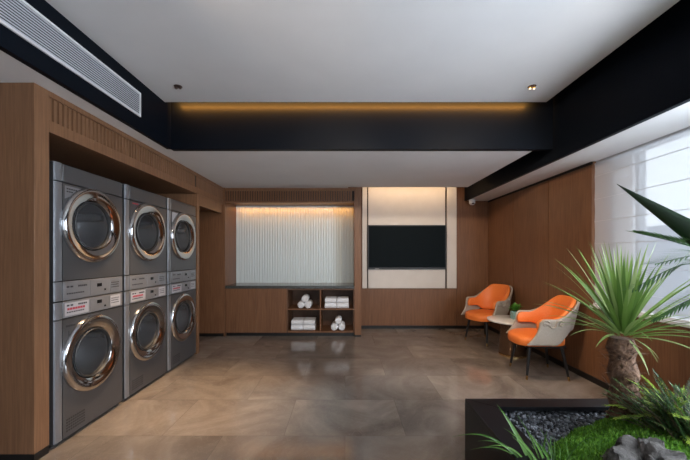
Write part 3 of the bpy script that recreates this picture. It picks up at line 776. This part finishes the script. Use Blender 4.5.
# palm with feathered fronds
t = thing('palm_plant', 'feathery green palm fronds at the window end of the planter', 'palm', (2.08, 1.42, .36))
MB().tube([(0, 0, 0), (.01, .01, .3), (0, 0, .55)], [.05, .04, .045], 14).build('trunk', M['trunk'], t)
def frond(path, L0, w0, nl=34, hang=.35, wide=.8):
    path = [Vector(p) for p in path]
    def at(q):
        f = q*(len(path)-1); i = min(int(f), len(path)-2); g1 = f-i
        p0 = path[max(i-1, 0)]; p1 = path[i]; p2 = path[i+1]; p3 = path[min(i+2, len(path)-1)]
        return .5*((2*p1)+(p2-p0)*g1+(2*p0-5*p1+4*p2-p3)*g1*g1+(3*p1-p0-3*p2+p3)*g1**3)
    b = MB(); b.tube([at(k/20) for k in range(21)], [.005-.0038*k/20 for k in range(21)], 6)
    for k in range(nl):
        q = .22+.78*(k+.5)/nl; p = at(q); d = (at(min(1, q+.02))-at(q-.02)).normalized(); sd = d.cross(Vector((0, 0, 1))).normalized()
        for s in (-1, 1):
            L = L0*math.sin(PI*min(1, .15+q*.80))**.7
            b.blade(p, d*.75+sd*s*wide+Vector((0, 0, .1)), L*random.uniform(.9, 1.1), w0, hang, 5, .1, .3, 0, .5)
    return b.build('frond', M['palm'], t, smooth=-60)
random.seed(5)
frond([(0, 0, .55), (-.2, .02, .88), (-.5, .03, 1.0), (-.785, .03, 1.07)], .15, .013, 34, .1, .32)
frond([(0, 0, .55), (-.16, .10, .82), (-.38, .18, .93), (-.61, .24, .80)], .21, .010, 28)
frond([(0, 0, .55), (-.14, .08, .84), (-.34, .12, .97), (-.57, .16, .93)], .21, .010, 28)
frond([(0, 0, .55), (-.14, .08, .76), (-.32, .15, .79), (-.53, .22, .65)], .16, .012, 34)
frond([(0, 0, .55), (.08, .10, .86), (.20, .22, 1.0), (.34, .30, .90)], .16, .012, 30)
frond([(0, 0, .55), (.06, -.10, .82), (.16, -.22, .95), (.26, -.34, .85)], .16, .012, 30)

# feathery conifer and bright fern on the right of the planter
def sprays(name, label, cat, loc, m, n, lrange, azr, elr, seed, leaf, droop):
    t_ = thing(name, label, cat, loc); random.seed(seed)
    stems = MB(); b = MB()
    for k in range(n):
        a = random.uniform(*azr); el = random.uniform(*elr); L = random.uniform(*lrange)
        p = Vector((random.uniform(-.06, .06), random.uniform(-.05, .05), random.uniform(0, .03)))
        d = Vector((math.cos(a)*math.cos(el), math.sin(a)*math.cos(el), math.sin(el))); ns = 16; pts = [p.copy()]
        for i in range(ns):
            p = p+d*L/ns; d = (d+Vector((0, 0, -droop/ns))).normalized(); pts.append(p.copy())
        stems.tube(pts, [.003-.0022*i/ns for i in range(ns+1)], 5)
        sd = d.cross(Vector((0, 0, 1))).normalized()
        for i in range(2, ns+1):
            dd = (pts[i]-pts[i-1]).normalized(); q = i/ns; l2 = leaf*(1.15-q*.85)
            for s in (-1, 1):
                for j in range(2):
                    b.blade(pts[i]-dd*L/ns*.5*j, dd*.8+sd*s*.8+Vector((0, 0, random.uniform(-.2, .35))), l2*random.uniform(.7, 1.15), .007, .4, 3, .05, .3)
        b.blade(pts[-1], dd, leaf*.5, .006, .2, 3)
    stems.build('stem', M['trunk'], t_); b.build('foliage', m, t_, smooth=-60)
    return t_
sprays('conifer_shrub', 'dark green feathery conifer sprays beside the yucca trunk in the planter', 'shrub', (1.60, 1.50, .41), M['fern'], 80, (.16, .36), (.2, 3.0), (.4, 1.3), 31, .060, .5)
sprays('fern', 'bright yellow green fern behind the conifer sprays in the planter', 'fern', (1.64, 1.62, .46), M['fern_y'], 38, (.16, .27), (0, 2*PI), (.35, 1.3), 33, .060, .9)
# grass tufts at the front edge
t = thing('grass_plant', 'tuft of long green grass blades leaning over the planter rim', 'grass', (.945, 1.47, .355))
gb = MB(); random.seed(9)
def bl_(tip, wd, bo=(0, 0), arch=.06):
    """blade from the tuft to a tip, rising above the straight line between them"""
    b0 = Vector((bo[0], bo[1], 0)); tp = Vector(tip)-Vector((.945, 1.47, .355)); rows = []; n = 12; ax = tp-b0
    side = ax.cross(Vector((0, -1, .5))).normalized()
    for i in range(n+1):
        q = i/n; p = b0+ax*q+Vector((0, 0, arch*math.sin(PI*q))); ww = wd*.75*(.6+.4*min(1, q*4))*max(.03, 1-max(0, (q-.25)/.75)**1.4)
        rows.append((gb.bm.verts.new(p-side*ww/2), gb.bm.verts.new(p+Vector((0, .002, -.002))), gb.bm.verts.new(p+side*ww/2)))
    for A, B in zip(rows, rows[1:]):
        gb.bm.faces.new((A[0], A[1], B[1], B[0])); gb.bm.faces.new((A[1], A[2], B[2], B[1]))
def P(x, y, d): s = 325.8/d; return ((x-345)/s, d, EYE-(y-255.3)/s)
for x, y, d, wd, ar in ((497, 404, 1.55, .032, .02), (452, 437, 1.50, .014, .07), (478, 441, 1.45, .014, .05), (504, 428, 1.42, .016, .03), (527, 430, 1.40, .018, .02), (512, 436, 1.40, .018, .02), (536, 440, 1.36, .016, .01), (540, 428, 1.62, .012, .02),
                   (517, 415, 1.5, .010, .03), (488, 446, 1.38, .012, .04), (541, 440, 1.45, .014, .0), (470, 450, 1.5, .010, .05), (600, 437, 1.35, .007, .05), (560, 446, 1.38, .010, .02)):
    bl_(P(x, y, d), wd, (min(.03, max(-.09, (x-540)/500))+random.uniform(-.02, .02), random.uniform(-.03, .03)), ar)
for k in range(26):
    a = random.uniform(0, 2*PI); el = random.uniform(.5, 1.4)
    gb.blade((random.uniform(-.05, .05), random.uniform(-.05, .05), 0), (math.cos(a)*math.cos(el), math.sin(a)*math.cos(el), math.sin(el)), random.uniform(.08, .17), .008, .6, 7, .12)
gb.build('blades', M['grass'], t, smooth=-60)
